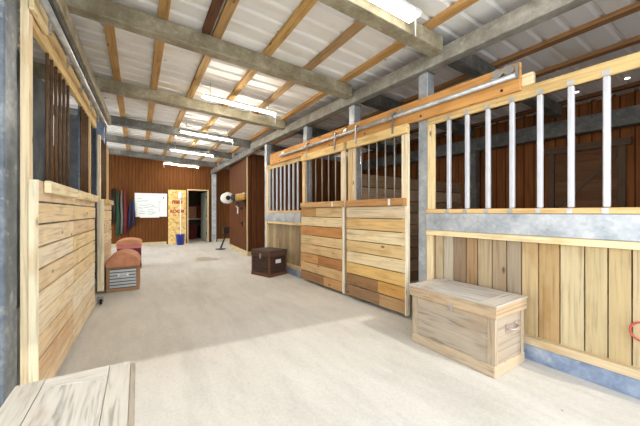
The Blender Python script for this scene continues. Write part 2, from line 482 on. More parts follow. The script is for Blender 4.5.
# projecting room on the right: aisle face and near face
a = Vector((2.545, 7.878)); bpt = Vector((2.676, 10.25))
structure(MB().hexa([(a.x, a.y, 0), (a.x + .1, a.y, 0), (bpt.x + .1, bpt.y, 0), (bpt.x, bpt.y, 0),
                     (a.x, a.y, 2.80), (a.x + .1, a.y, 2.83), (bpt.x + .1, bpt.y, 2.80), (bpt.x, bpt.y, 2.80)], axis=2).build('wall_right_room_side', SIDINGD))
structure(MB().hexa([(2.66, 7.86, 0), (5.5, 7.72, 0), (5.5, 7.82, 0), (2.66, 7.96, 0),
                     (2.66, 7.86, 2.79), (5.5, 7.72, 2.65), (5.5, 7.82, 2.65), (2.66, 7.96, 2.79)], axis=2).build('wall_right_room_front', SIDINGD))
structure(B(2.79, 5.5, 10.16, 10.26, 0, 2.63, axis=2).build('wall_right_room_back', SIDINGD))
structure(B(2.515, 2.545, 7.86, 7.89, 0.13, 2.80).build('trim_1', CREAMTRIM))
structure(MB().hexa([(a.x - .03, a.y - .06, 0), (a.x - .003, a.y - .06, 0), (bpt.x - .003, bpt.y, 0), (bpt.x - .03, bpt.y, 0),
                     (a.x - .03, a.y - .06, .125), (a.x - .003, a.y - .06, .125), (bpt.x - .003, bpt.y, .125), (bpt.x - .03, bpt.y, .125)], (200, 176, 124)).box(2.546, 3.6, 7.79, 7.815, 0, .125, (200, 176, 124)).build('baseboard_right', WOOD))
structure(MB().box(-3, 0.9, 12.275, 12.298, 0, 0.11).box(2.72, 5.5, 12.275, 12.298, 0, 0.11).build('baseboard_back', BASEW))
# sheathing panel beside the doorway at the back
structure(B(0.955, 1.56, 12.265, 12.298, 0.0, 2.03).build('wall_back_panel', OSB))
d = B(1.60, 1.64, 12.24, 12.42, 0, 2.03).box(1.60, 2.385, 12.24, 12.42, 2.03, 2.075).box(2.345, 2.385, 12.24, 12.42, 0, 2.03).build('door_1', CREAMTRIM)
structure(d); dress(d, 'open doorway with cream frame in the back wall', 'doorway')
MB().hexa([(2.335, 12.43, .01), (2.337, 12.47, .01), (2.29, 13.2, .01), (2.25, 13.2, .01),
           (2.335, 12.43, 2.0), (2.337, 12.47, 2.0), (2.29, 13.2, 2.0), (2.25, 13.2, 2.0)]).build('door_leaf', GREENW, d, label='grey green door leaf standing open')
h = MB()
for zz in (0.3, 1.0, 1.75): h.box(2.315, 2.335, 12.405, 12.425, zz, zz + .1)
h.build('hinge', BLACK, d)
# room behind the doorway
structure(MB().box(0.2, 4.2, 15.0, 15.1, 0, 2.6).box(0.1, 0.2, 12.42, 15.1, 0, 2.6).box(4.2, 4.3, 12.42, 15.1, 0, 2.6).box(0.1, 4.3, 12.42, 15.1, 2.6, 2.65).build('wall_back_room', DARKW))
t = thing('wall_shelf', 'white shelf on the far wall of the dark room behind the doorway', 'shelf', (2.3, 14.8, .8))
B(1.3, 3.3, 14.6, 14.995, 0.85, 0.90).build('shelf_board', WHITE, t)
for xx in (1.6, 2.9): MB().hexa([(xx, 14.65, 0.82), (xx + .03, 14.65, 0.82), (xx + .03, 14.995, .55), (xx, 14.995, .55),
                                 (xx, 14.65, .849), (xx + .03, 14.65, .849), (xx + .03, 14.995, .849), (xx, 14.995, .849)]).build('bracket', WHITE, t)
for k, (x0, w, z0, hh, m, lab) in enumerate([(1.75, .5, 0, .62, RED, 'red storage box on the floor of the back room'),
        (2.35, .55, 0, .6, BLACK, 'black storage box on the floor of the back room'),
        (1.8, .5, 0.901, .55, LEATHER, 'brown box on the white shelf in the back room'),
        (2.4, .5, 0.901, .62, REDPAINT, 'rust red box on the white shelf in the back room')]):
    ya, yb = (14.1, 14.5) if z0 == 0 else (14.63, 14.93)
    o = thing('storage_box', lab, 'box', (x0 + w / 2, (ya + yb) / 2, z0), group='boxes in the back room')
    B(x0, x0 + w, ya, yb, z0, z0 + hh * .8).build('body', m, o, bevel=.01)
    B(x0 - .012, x0 + w + .012, ya - .012, yb + .012, z0 + hh * .8 + .001, z0 + hh).build('lid', m, o, bevel=.01)

# ---------------------------------------------------------------- long beams and posts
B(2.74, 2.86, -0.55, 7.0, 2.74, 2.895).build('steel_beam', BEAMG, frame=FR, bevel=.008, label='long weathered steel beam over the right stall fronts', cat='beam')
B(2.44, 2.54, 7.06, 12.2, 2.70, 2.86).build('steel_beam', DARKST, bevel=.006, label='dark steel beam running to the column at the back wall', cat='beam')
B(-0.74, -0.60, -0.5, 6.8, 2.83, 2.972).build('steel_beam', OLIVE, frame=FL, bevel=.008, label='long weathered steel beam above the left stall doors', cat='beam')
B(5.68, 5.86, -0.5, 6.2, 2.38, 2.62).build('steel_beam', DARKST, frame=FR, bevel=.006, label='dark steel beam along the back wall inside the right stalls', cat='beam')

def post(x, y, frame, ztop, m, lab, w=0.12):
    t = thing('steel_post', lab, 'post', (x, y, 0), frame, 'barn posts')
    B(x - w / 2, x + w / 2, y - w / 2, y + w / 2, 0.012, ztop - .012).build('shaft', m, t, bevel=.006)
    B(x - w / 2 - .004, x + w / 2 + .004, y - w / 2 - .004, y + w / 2 + .004, 0, .012).build('base_plate', m, t)
    B(x - w / 2 - .006, x + w / 2 + .006, y - w / 2 - .006, y + w / 2 + .006, ztop - .012, ztop).build('top_plate', DARKST, t)
post(2.85, 2.035, FR, 2.74, GALV, 'galvanized post between the right sliding door and the barred window with the chest')
post(2.85, 3.235, FR, 2.74, GALV, 'galvanized post rising behind the gap between the two right sliding doors')
post(2.85, 4.51, FR, 2.74, GALV, 'galvanized post rising behind the far edge of the second right sliding door')
post(2.85, 6.20, FR, 2.74, GALV, 'galvanized post at the far end of the right stall row')
post(2.85, -0.50, FR, 2.74, GALV, 'galvanized post at the front corner of the right stall row')
post(2.56, 12.16, FW, 2.70, GALV, 'pale blue grey column beside the open doorway at the back wall', .15)
post(-0.73, 2.24, FL, 2.83, GALVD, 'blue grey steel post standing in front of the left plank doors, beside the pale lid', .17)
post(-0.73, 4.98, FL, 2.83, GALVB, 'blue grey steel post beyond the left plank doors')
post(-0.73, 6.5, FL, 2.83, GALVB, 'steel post at the far end of the left stall row')
post(5.74, 3.02, FR, 2.38, DARKST, 'dark post at the back of the near right stall', .14)

# ---------------------------------------------------------------- right stall fronts
def stall_front(name, lab, y0, y1, barys, barmat, barw, boards, tints, stud_far=True):
    t = thing(name, lab, 'stall front', (2.78, (y0 + y1) / 2, 0), FR)
    rail = B(2.771, 2.80, y0, y1, 2.135, 2.235, YELL, 1).build('top_rail', WOOD, t, bevel=.004)
    B(2.771, 2.80, y1 - .085, y1, 1.23, 2.133, (238, 206, 140), 2).build('stud', WOOD, t, bevel=.004)
    B(2.755, 2.80, y1 - .06, y1, .19, .95, (232, 206, 150), 2).build('lower_stud', WOOD, t, bevel=.004)
    B(2.745, 2.81, y0, y1, 1.187, 1.23, GOLD, 1).build('bar_rail', WOOD, t, bevel=.003)
    B(2.735, 2.815, y0, y1, 1.01, 1.185, None, 1).build('steel_sill', GALV, t, bevel=.004, label='wide galvanized steel band')
    B(2.750, 2.81, y0, y1, .955, 1.008, (240, 212, 150), 1).build('board_rail', WOOD, t, bevel=.003)
    B(2.745, 2.81, y0, y1, .127, .187, (206, 178, 130), 1).build('bottom_rail', WOOD, t, bevel=.003)
    B(2.755, 2.815, y0, y1, 0.0, .125, None, 1).build('kick_plate', GALVB, t, bevel=.004, label='blue grey steel channel along the floor')
    mb = MB()
    for i in range(len(boards) - 1):
        a0, a1 = boards[i + 1], boards[i]
        mb.box(2.802, 2.825, a0 + .0045, a1 - .0045, .16, .98, jit([v * .83 for v in tints[i % len(tints)]], 6), 2)
    mb.build('vertical_boards', WOOD, t)
    for y in barys:
        w = barw / 2
        b = MB().box(2.785 - w, 2.785 + w, y - w, y + w, 1.232, 2.134).build('bar', barmat, t, bevel=barw * .18)
    for y in barys:
        if barw > .035:
            MB().box(2.764, 2.7705, y - .022, y + .022, 2.14, 2.175).build('bar_bracket', PIPE, t)
            MB().box(2.738, 2.7445, y - .018, y + .018, 1.19, 1.225).build('bar_bracket', PIPE, t)
    return t

bounds = [1.965, 1.885, 1.791, 1.681, 1.552, 1.441, 1.311, 1.19, 1.075, .954, .815, .67, .546, .43, .30, .17, .04, -.1, -.24, -.425]
tn = [(196, 170, 128), (222, 194, 142), (222, 204, 166), (170, 136, 98), (206, 156, 98), (210, 180, 130), (196, 164, 118), (186, 160, 128),
      (226, 186, 118), (224, 176, 104), (234, 204, 144), (230, 198, 134), (226, 192, 124), (232, 200, 140)]
stall_front('horse_stall', 'near right stall front with thick pale bars over vertical boards, behind the big wooden chest', -0.43, 1.965,
            [1.72, 1.53, 1.337, 1.139, .937, .742, .548, .35, .155, -.04, -.235], WHITEBAR, .038, bounds, tn)
tn2 = [(196, 164, 110), (182, 150, 100), (206, 176, 122), (190, 152, 98), (176, 146, 104)]
fb = [6.12 - i * (6.12 - 4.58) / 11 for i in range(12)]
stall_front('horse_stall', 'far right stall front with eight white bars, behind the dark brown box chest', 4.58, 6.12,
            [5.97, 5.80, 5.62, 5.44, 5.27, 5.09, 4.92, 4.75], WHITEBAR, .034, fb, tn2)

# header board, sliding track
t = thing('header_board', 'long orange pine header board above the right sliding doors', 'board', (2.75, 3.4, 2.2), FR)
B(2.735, 2.768, 1.06, 5.85, 2.205, 2.44, (218, 144, 58), 1).build('board', WOOD, t, bevel=.004)
B(2.77, 2.82, .98, 1.09, 2.24, 2.34, (236, 206, 150), 1).build('end_block', WOOD, t, bevel=.006)
for y in (1.2, 2.02, 2.9, 3.7, 4.5, 5.4): MB().lathe((2.735, y, 2.245), [(.012, -.006), (.012, 0)], 'X', 8).build('bolt_head', BLACK, t)
t = thing('sliding_track', 'galvanized round track pipe along the right header board', 'track', (2.7, 3.2, 2.3), FR)
MB().path([(2.702, 1.08, 2.325), (2.702, 5.3, 2.32)], .023, 12).build('pipe', PIPE, t)
for y in (1.25, 2.3, 3.3, 4.35, 5.25):
    MB().box(2.722, 2.7345, y - .02, y + .02, 2.31, 2.40).box(2.69, 2.7345, y - .02, y + .02, 2.345, 2.353).build('bracket', PIPE, t)
mb = MB()
for y in (1.13, 1.22): mb.lathe((2.70, y, 2.385), [(.038, -.012), (.042, 0), (.038, .012)], 'X', 14)
mb.box(2.686, 2.714, 1.10, 1.26, 2.37, 2.40).box(2.70, 2.716, 1.06, 1.085, 2.30, 2.42).build('end_roller', CHROME, t)

def slide_door(lab, y0, y1, tints, ledge, inner_stud):
    t = thing('plank_door', lab, 'door', (2.70, (y0 + y1) / 2, .03), FR, 'right sliding stall doors')
    zb, zt = .035, 2.195
    B(2.676, 2.733, y0, y1, 2.088, zt, (238, 196, 112), 1).build('top_rail', WOOD, t, bevel=.004)
    B(2.702, 2.733, y0, y0 + .095, zb, 2.086, (238, 216, 172), 2).build('stile', WOOD, t, bevel=.003)
    B(2.702, 2.733, y1 - .09, y1, zb, 2.086, (224, 184, 122), 2).build('stile', WOOD, t, bevel=.003)
    if inner_stud: B(2.702, 2.733, y1 - .15, y1 - .10, 1.30, 2.086, (226, 196, 150), 2).build('inner_stud', WOOD, t, bevel=.003)
    B(2.652, 2.733, y0 + .02, y1 - .01, 1.275, 1.36, ledge, 1).build('ledge_rail', WOOD, t, bevel=.004)
    mb = MB(); n = len(tints); hgt = (1.268 - zb) / n
    for i, c in enumerate(tints):
        z1 = 1.268 - i * hgt
        dx = random.uniform(-.004, .004)
        if isinstance(c[0], tuple):      # a course pieced from two boards
            ys = y0 + (y1 - y0) * random.uniform(.35, .65)
            mb.box(2.676 + dx, 2.70, y0 + .02, ys - .001, z1 - hgt + .010, z1, c[0], 1)
            mb.box(2.676 + dx, 2.70, ys + .001, y1, z1 - hgt + .010, z1, c[1], 1)
        else:
            mb.box(2.676 + dx, 2.70, y0 + .02, y1, z1 - hgt + .010, z1, c, 1)
    mb.build('planks', WOOD, t, bevel=.003)
    B(2.670, 2.733, y0, y0 + .018, zb, 1.268, (240, 226, 196), 2).build('edge_strip', WOOD, t)
    k = 5
    w0, w1 = y0 + .095, y1 - (.15 if inner_stud else .09)
    for i in range(k):
        y = w0 + (w1 - w0) * (i + .8) / (k + .6)
        MB().path([(2.718, y, 1.361), (2.718, y, 2.087)], .0085, 8).build('bar', THINBAR, t)
    for y in (y0 + .2, y1 - .2):
        hg = MB().box(2.664, 2.675, y - .011, y + .011, 2.12, 2.36).build('hanger', CHROME, t)
        MB().lathe((2.70, y, 2.367), [(.017, -.026), (.017, .01)], 'X', 12).build('roller', CHROME, hg)
    B(2.645, 2.6515, y0 + .22, y0 + .25, 1.28, 1.355).build('latch', WHITE, t, label='small white latch block')
    t['kind'] = 'thing'
    return t

slide_door('right sliding plank stall door nearest the camera, next to the big wooden chest', 2.165, 3.215,
           [(214, 188, 144), (224, 176, 98), (232, 206, 150), (222, 182, 110), (230, 202, 146), (228, 178, 88), ((214, 150, 60), (158, 108, 60)), ((188, 142, 86), (150, 108, 66))], (196, 130, 62), True)
slide_door('right sliding plank stall door further away, between its twin and the far barred stall', 3.28, 4.46,
           [((214, 176, 116), (196, 140, 72)), (230, 202, 146), (206, 132, 58), (224, 186, 122), (218, 176, 112), ((186, 116, 52), (206, 144, 74)), (214, 168, 104), ((196, 140, 76), (160, 108, 58))], (212, 158, 88), False)

# stall dividers inside
t = thing('stall_divider', 'stacked pale plank partition inside the right stalls, seen through the bars', 'partition', (4.3, 3.24, 0), FR)
mb = MB()
for i in range(9):
    mb.box(2.95, 5.62, 3.22, 3.26, .02 + i * .195, .20 + i * .195, jit((160, 128, 90), 14), 0)
mb.build('planks', WOOD, t, bevel=.003)
B(5.62, 5.665, 3.21, 3.27, 0, 1.78, BROWN, 2).build('end_stud', WOOD, t)
# back door of the near stall
d2 = MB().box(5.845, 5.895, .96, 1.04, 0, 2.14, (96, 72, 50), 2).box(5.845, 5.895, 1.78, 1.86, 0, 2.14, (96, 72, 50), 2).box(5.83, 5.895, .90, 1.92, 2.14, 2.24, (96, 72, 50), 1).build('door_2', WOOD, frame=FR)
structure(d2); dress(d2, 'plank back door with a diagonal brace inside the near right stall', 'door')
ORIGIN[d2.name] = ORIGIN[d2.name]
mb = MB()
for i in range(14): mb.box(5.872, 5.895, 1.045, 1.775, .03 + i * .15, .175 + i * .15, jit((118, 70, 34), 8), 1)
mb.build('planks', WOOD, d2)
MB().hexa([(5.852, 1.05, 1.98), (5.871, 1.05, 1.98), (5.871, 1.05, 2.07), (5.852, 1.05, 2.07),
           (5.852, 1.77, 1.22), (5.871, 1.77, 1.22), (5.871, 1.77, 1.31), (5.852, 1.77, 1.31)], (96, 70, 46), 1).build('brace', WOOD, d2)
for k, (x, y, lab) in enumerate([(4.3, 1.53, 'small glowing disc standing in for a spot of light on the near right stall ceiling, leftmost'), (5.2, 1.62, 'small glowing disc standing in for a spot of light on the near right stall ceiling, middle one'),
             (5.2, 1.12, 'small glowing disc standing in for a spot of light on the near right stall ceiling, rightmost')]):
    zz = zr(x) + RAFT_H + PUR_H - .03  # made-up glowing disc for a white spot of light, no lamp known here
    t = thing('light_spot_disc', lab, 'light', (x, y, zz), FW, 'stand-in light spots on the stall ceiling')
    MB().lathe((x, y, zz), [(.028, .006), (.034, .012), (.034, .03)], 'Z', 14).build('rim', WHITE, t)
    MB().lathe((x, y, zz), [(.024, 0), (.026, .0055)], 'Z', 14).build('lens', SPOTGLOW, t)
t = MB().torus((2.772, .373, .43), .062, .0065, 'X').build('hose_loop', PINK, frame=FR, label='thin red hose loop hanging on the yellow vertical boards', cat='hose')

# ---------------------------------------------------------------- left stall front
t = thing('header_board', 'pale pine header board above the left plank doors', 'board', (-.62, 3.4, 2.33), FL)
B(-.642, -.605, 2.425, 5.0, 2.335, 2.53, (232, 190, 112), 1).build('board', WOOD, t, bevel=.004)
B(-.60, -.575, 2.33, 2.62, 2.38, 2.56, (240, 212, 150), 1).build('splice_block', WOOD, t, bevel=.004)
t = thing('sliding_track', 'grey track rail and pipe above the left plank doors', 'track', (-.55, 3.4, 2.35), FL)
B(-.602, -.585, 2.64, 5.2, 2.57, 2.70).build('rail_channel', DKGREY, t)
MB().path([(-.53, 1.7, 2.44), (-.53, 5.3, 2.46)], .022, 10).build('pipe', PIPE, t)
for y in (2.75, 3.3, 3.9, 4.5, 5.1): MB().box(-.602, -.53, y - .015, y + .015, 2.478, 2.488).box(-.604, -.59, y - .015, y + .015, 2.45, 2.57).build('bracket', PIPE, t)
MB().path([(-.565, 1.9, 2.60), (-.565, 5.2, 2.62)], .012, 8).build('conduit', DKGREY, t)

def left_door(lab, y0, y1, tints, bars, ledge, endface, ztop=2.33, zfar=2.33):
    t = thing('plank_door', lab, 'door', (-.6, (y0 + y1) / 2, .03), FL, 'left plank stall doors')
    zb = .04
    B(-.64, -.602, y0, y0 + .075, zb, ztop, (240, 214, 164), 2).build('stile', WOOD, t, bevel=.003)
    B(-.64, -.602, y1 - .06, y1, zb, zfar, (222, 176, 104), 2).build('stile', WOOD, t, bevel=.003)
    B(-.64, -.602, y0 + .077, y1 - .062, 1.30, 1.39, TAN, 1).build('middle_rail', WOOD, t)
    mb = MB(); n = len(tints); hh = (1.39 - zb) / n
    tints = [[v * .70 + 74 for v in c] for c in tints]
    for i, c in enumerate(tints):
        z1 = 1.39 - i * hh
        mb.box(-.60, -.56 + random.uniform(-.003, .003), y0, y1 - .004, z1 - hh + .011, z1, c, 1)
    mb.build('planks', WOOD, t, bevel=.003)
    if endface: B(-.60, -.558, y0 - .012, y0 - .001, zb, 1.39, (244, 226, 182), 2).build('edge_strip', WOOD, t)
    B(-.558, -.525, y0 + .1, y1 - .02, 1.32, 1.395, ledge, 1).build('ledge_rail', WOOD, t, bevel=.004)
    for y in bars: MB().path([(-.622, y, 1.39), (-.622, y, 2.332)], .011, 8).build('bar', RUST, t)
    t['kind'] = 'thing'
    return t
left_door('left plank stall door nearest the camera with rusty bars, behind the pale lid', 2.345, 3.30,
          [(222, 178, 116), (232, 188, 112), (236, 200, 136), (232, 204, 152), (224, 180, 112), (236, 204, 146), (232, 196, 132), (228, 178, 104), (212, 150, 76), (224, 176, 108)],
          [2.80, 2.91, 3.03, 3.155, 3.285], (244, 224, 176), True, 2.79, 1.298)
left_door('second left plank stall door, further from the camera with the small caster at its foot', 3.31, 4.52,
          [(226, 184, 120), (232, 186, 100), (222, 170, 100), (234, 190, 96), (230, 188, 104), (226, 182, 100), (232, 200, 142), (236, 214, 170), (224, 186, 124), (228, 190, 128)],
          [3.43, 4.04, 4.16, 4.29, 4.41], (240, 214, 160), False, 1.298)
left_door('narrow left plank door beyond the blue grey post, next to the trunks', 5.35, 6.38,
          [(206, 160, 92), (224, 176, 100), (214, 164, 92), (222, 180, 112), (200, 150, 84), (216, 170, 104), (206, 156, 90), (196, 146, 86)],
          [5.7, 5.85, 6.0, 6.15], (222, 178, 108), True)
t = thing('floor_caster', 'small black caster roller on the floor by the left plank doors', 'caster', (-.54, 4.75, 0), FL)
MB().lathe((-.53, 4.75, .035), [(.03, -.014), (.035, -.008), (.035, .008), (.03, .014)], 'X', 16).build('wheel', BLACK, t)
MB().box(-.562, -.551, 4.72, 4.78, .02, .11).box(-.562, -.50, 4.735, 4.765, .085, .097).box(-.511, -.50, 4.735, 4.765, .03, .085).build('bracket', CHROME, t)

# ---------------------------------------------------------------- chests and trunks
def chest(lab, x0, x1, y0, y1, ht, frame, bt, lt, latch=True):
    t = thing('wooden_chest', lab, 'chest', ((x0 + x1) / 2, (y0 + y1) / 2, 0), frame)
    zl = ht - .10
    B(x0 + .014, x1 - .014, y0 + .014, y1 - .014, .0, zl - .006, bt[0], 1).build('body', WEATHER, t, bevel=.003)
    B(x0, x1, y0, y1, 0, .085, bt[1], 1).build('plinth', WEATHER, t, bevel=.008)
    mb = MB()
    for (ya, yb) in ((y0 + .006, y0 + .06), (y1 - .06, y1 - .006)):
        mb.box(x0 + .006, x0 + .0135, ya, yb, .087, zl - .006, bt[2], 2)
    mb.box(x0 + .006, x0 + .0135, y0 + .062, y1 - .062, zl - .05, zl - .006, bt[2], 1)
    mb.build('front_frame', WEATHER, t)
    B(x0 + .0145, x0 + .05, y0 + .006, y0 + .0135, .087, zl - .006, bt[2], 2).build('corner_strip', WEATHER, t)
    B(x1 - .05, x1 - .006, y0 + .006, y0 + .0135, .087, zl - .006, bt[2], 2).build('corner_strip', WEATHER, t)
    B(x0 - .012, x1, y0 - .012, y1 + .012, zl, ht - .012, lt[0], 1).build('lid', WEATHER, t, bevel=.004)
    lid = t.children[-1] if t.children else None
    mb = MB()
    if not latch:
        mb.box(x0 - .004, x0 + .085, y0 - .012, y1 + .012, ht - .0115, ht, lt[1], 1)
        mb.box(x1 - .095, x1 - .018, y0 - .012, y1 + .012, ht - .0115, ht, lt[1], 1)
        mb.box(x1 - .016, x1 + .002, y0 - .012, y1 - .02, ht - .0135, ht - .004, (170, 154, 130), 1)
        mb.hexa([(x0 + .088, y1 - .06, ht - .0115), (x1 - .098, y1 - .105, ht - .0115), (x1 - .098, y1 + .012, ht - .0115), (x0 + .088, y1 + .012, ht - .0115),
                 (x0 + .088, y1 - .06, ht), (x1 - .098, y1 - .105, ht), (x1 - .098, y1 + .012, ht), (x0 + .088, y1 + .012, ht)], lt[2], 0)
        mb.hexa([(x0 + .088, y0 - .012, ht - .0115), (x1 - .098, y0 - .012, ht - .0115), (x1 - .098, y1 - .108, ht - .0115), (x0 + .088, y1 - .063, ht - .0115),
                 (x0 + .088, y0 - .012, ht - .001), (x1 - .098, y0 - .012, ht - .001), (x1 - .098, y1 - .108, ht - .001), (x0 + .088, y1 - .063, ht - .001)], lt[2], 1)
        mb.build('lid_boards', WEATHER, t)
        return t
    w = (x1 - x0 + .012) / 3.0
    bw = .11
    mb.box(x0 - .016, x1 + .002, y0 - .016, y0 + bw, ht - .0115, ht, lt[1], 0)
    mb.box(x0 - .016, x1 + .002, y1 - bw, y1 + .016, ht - .0115, ht, lt[1], 0)
    for i in range(3):
        mb.box(x0 - .016 + i * (w + .002), x0 - .016 + (i + 1) * (w + .002) - .003, y0 + bw + .002, y1 - bw - .002, ht - .0115, ht, jit(lt[2], 6), 1)
    mb.build('lid_boards', WEATHER, t)
    if latch:
        yc = y0 + (y1 - y0) * .46
        MB().box(x0 - .019, x0 - .0125, yc - .014, yc + .014, zl - .005, zl + .035).box(x0 - .016, x0 + .004, yc - .01, yc + .01, zl - .035, zl - .006).build('latch', HASP, t)
        xc = (x0 + x1) / 2 + .02; zc = zl - .10
        MB().box(xc - .085, xc - .055, y0 + .002, y0 + .0135, zc - .025, zc + .025).box(xc + .055, xc + .085, y0 + .002, y0 + .0135, zc - .025, zc + .025) \
            .path([(xc - .07, y0 + .006, zc), (xc - .065, y0 - .028, zc - .004), (xc, y0 - .036, zc - .008), (xc + .065, y0 - .028, zc - .004), (xc + .07, y0 + .006, zc)], .009, 8).build('handle', HASP, t, label='iron carrying handle')
    return t
chest('large weathered wooden chest with a metal latch standing in front of the near right stall', 2.20, 2.655, 1.095, 1.845, .53, FC,
      [(172, 154, 130), (192, 166, 130), (180, 158, 128)], [(188, 156, 116), (186, 176, 162), (176, 168, 158)])
chest('pale weathered wooden chest with a framed lid, standing against the blue grey post', -.415, -.012, .72, 1.64, .50, FW,
      [(196, 178, 152), (200, 184, 158), (196, 178, 150)], [(192, 182, 164), (196, 187, 170), (200, 191, 176)], latch=False)

# dark trunk, turned on its corner
FT = math.radians(19.0)
ct = rot((2.035, 5.06, 0), -FT)
x0, y0 = ct.x, ct.y; x1, y1 = x0 + .44, y0 + .52
t = thing('storage_chest', 'dark brown box chest with white label plate below the far white bars', 'chest', ((x0 + x1) / 2, (y0 + y1) / 2, 0), FT)
DW, DE = (62, 38, 26), (104, 58, 34)
B(x0 + .008, x1 - .008, y0 + .008, y1 - .008, 0.0, .355, DW).build('body', SMOOTH, t, bevel=.003)
B(x0 - .004, x1 + .004, y0 - .004, y1 + .004, 0, .06, DE).build('plinth', SMOOTH, t, bevel=.004)
for xx in (x0 + .002, x1 - .032):
    for yy in (y0 + .002, y1 - .032): B(xx, xx + .03, yy, yy + .03, .061, .355, DE, 2).build('corner_post', SMOOTH, t)
B(x0 - .006, x1 + .006, y0 - .006, y1 + .006, .362, .47, (84, 50, 34)).build('lid', SMOOTH, t, bevel=.006)
B(x0 - .004, x1 + .004, y0 - .004, y1 + .004, .471, .485, (84, 64, 52)).build('lid_top', SMOOTH, t, bevel=.003)
xc = (x0 + x1) / 2
B(xc - .06, xc + .07, y0 + .0015, y0 + .0075, .24, .31).build('label_plate', WHITE, t, label='blank white plate')
MB().box(x0 - .012, x0 - .0062, y0 + .22, y0 + .27, .33, .42).build('latch', CHROME, t)

# ribbed trunk with padded top (left) and the red one behind it
def dome_lid(x0, x1, y0, y1, z0, h, n=10):
    mb = MB()
    prof = [(x0 + (x1 - x0) * i / n, z0 + .07 + (h - .07) * math.sin(PI * i / n) ** .6) for i in range(n + 1)]
    for i in range(n):
        (xa, za), (xb, zb) = prof[i], prof[i + 1]
        mb.hexa([(xa, y0, z0), (xb, y0, z0), (xb, y1, z0), (xa, y1, z0), (xa, y0, za), (xb, y0, zb), (xb, y1, zb), (xa, y1, za)], None, 1)
    bmesh.ops.remove_doubles(mb.bm, verts=mb.bm.verts[:], dist=1e-5)
    inner = [f for f in mb.bm.faces if abs(f.normal.x) > .99 and x0 + .001 < f.calc_center_median().x < x1 - .001]
    bmesh.ops.delete(mb.bm, geom=inner, context='FACES_ONLY')
    return mb
x0, x1, y0, y1 = -.535, -.115, 5.36, 5.98
t = thing('ribbed_trunk', 'silver ribbed trunk with brown padded domed top beside the left stall doors', 'trunk', ((x0 + x1) / 2, (y0 + y1) / 2, 0), FL)
B(x0 + .03, x1 - .03, y0 + .012, y1 - .012, .05, .345).build('body', DKGREY, t)
mb = MB()
for i in range(6): mb.box(x0 + .042, x1 - .042, y0 + .002, y0 + .0115, .062 + i * .047, .062 + i * .047 + .032)
mb.build('ribs', SILVER, t)
mb = MB()
mb.box(x0, x1, y0, y1, 0, .049, BROWN)
for xx in (x0, x1 - .04): mb.box(xx, xx + .04, y0, y0 + .04, .05, .345, BROWN, 2); mb.box(xx, xx + .04, y1 - .04, y1, .05, .345, BROWN, 2)
mb.box(x0, x1, y0 - .002, y1, .346, .37, BROWN)
mb.build('frame', WOOD, t)
dome_lid(x0 - .008, x1 + .008, y0 - .012, y1 + .01, .371, .205).build('padded_top', LEATHER, t, bevel=.01)
xc = (x0 + x1) / 2
MB().box(xc - .07, xc - .045, y0 - .006, y0 + .0015, .23, .27).box(xc + .045, xc + .07, y0 - .006, y0 + .0015, .23, .27).path([(xc - .06, y0 - .012, .25), (xc + .06, y0 - .012, .25)], .006, 8).build('handle', WHITE, t)
x0, x1, y0, y1 = -.56, -.12, 7.3, 7.85
t = thing('red_trunk', 'red trunk with a brown padded top behind the silver ribbed trunk', 'trunk', ((x0 + x1) / 2, (y0 + y1) / 2, 0), FL)
B(x0 + .01, x1 - .01, y0 + .01, y1 - .01, .04, .44).build('body', RED, t, bevel=.006)
B(x0, x1, y0, y1, 0, .039, BROWN).build('base', WOOD, t)
B(x0, x1, y0, y1, .441, .50).build('rim', mat_plain('pink_trim', (206, 120, 124), .6), t)
dome_lid(x0 - .008, x1 + .008, y0 - .01, y1 + .01, .501, .13).build('padded_top', LEATHER, t, bevel=.01)

# ---------------------------------------------------------------- back wall things
t = thing('whiteboard', 'white board with faint pale blue notes on the brown back wall', 'whiteboard', (.39, 12.28, 1.0), FW)
B(-.10, .915, 12.276, 12.298, 1.03, 1.875).build('frame', WHITE, t)
B(-.075, .89, 12.270, 12.2755, 1.055, 1.85).build('surface', BOARDW, t)
mb = MB()
for (xa, za, xb, zb) in [(.0, 1.66, .12, 1.67), (.0, 1.58, .3, 1.6), (.05, 1.45, .38, 1.47), (.02, 1.36, .16, 1.34), (.18, 1.36, .5, 1.42), (.06, 1.25, .2, 1.22), (.3, 1.22, .55, 1.18),
        (.4, 1.5, .62, 1.34), (.3, 1.3, .5, 1.26), (.02, 1.16, .2, 1.14), (.3, 1.13, .5, 1.16), (.65, 1.6, .66, 1.2), (.66, 1.55, .75, 1.56)]:
    mb.path([(xa, 12.268, za), ((xa + xb) / 2, 12.268, (za + zb) / 2 + random.uniform(-.03, .03)), (xb, 12.268, zb)], .007, 5)
mb.build('notes', INK, t)
B(.06, .66, 12.22, 12.298, 1.0, 1.028).build('tray', WHITE, t)
B(.78, .82, 12.262, 12.2695, 1.70, 1.75).build('magnet', BLACK, t)
# red painted words on the sheathing
def letters(txt, x, z, size):
    cu = bpy.data.curves.new('lettering', 'FONT'); cu.body = txt; cu.size = size; cu.extrude = .004
    cu.align_x = 'CENTER'; cu.offset = .008
    tmp = bpy.data.objects.new('tmp', cu); COL.objects.link(tmp)
    bpy.context.view_layer.update()
    me = bpy.data.meshes.new_from_object(tmp.evaluated_get(bpy.context.evaluated_depsgraph_get()))
    bpy.data.objects.remove(tmp)
    me.materials.clear(); me.materials.append(REDPAINT)
    o = bpy.data.objects.new('wall_lettering_sign', me); COL.objects.link(o)
    o.location = (x, 12.26, z); o.rotation_euler = (PI / 2, 0, 0)
    return o
dress(letters('FEED', 1.25, 1.52, .155), 'upper red painted word on the pale sheathing panel', 'lettering')
dress(letters('ROOM', 1.25, 1.175, .155), 'lower red painted word on the pale sheathing panel', 'lettering')
t = thing('bucket', 'blue plastic bucket standing in front of the pale sheathing panel', 'bucket', (1.32, 11.9, 0), FW)
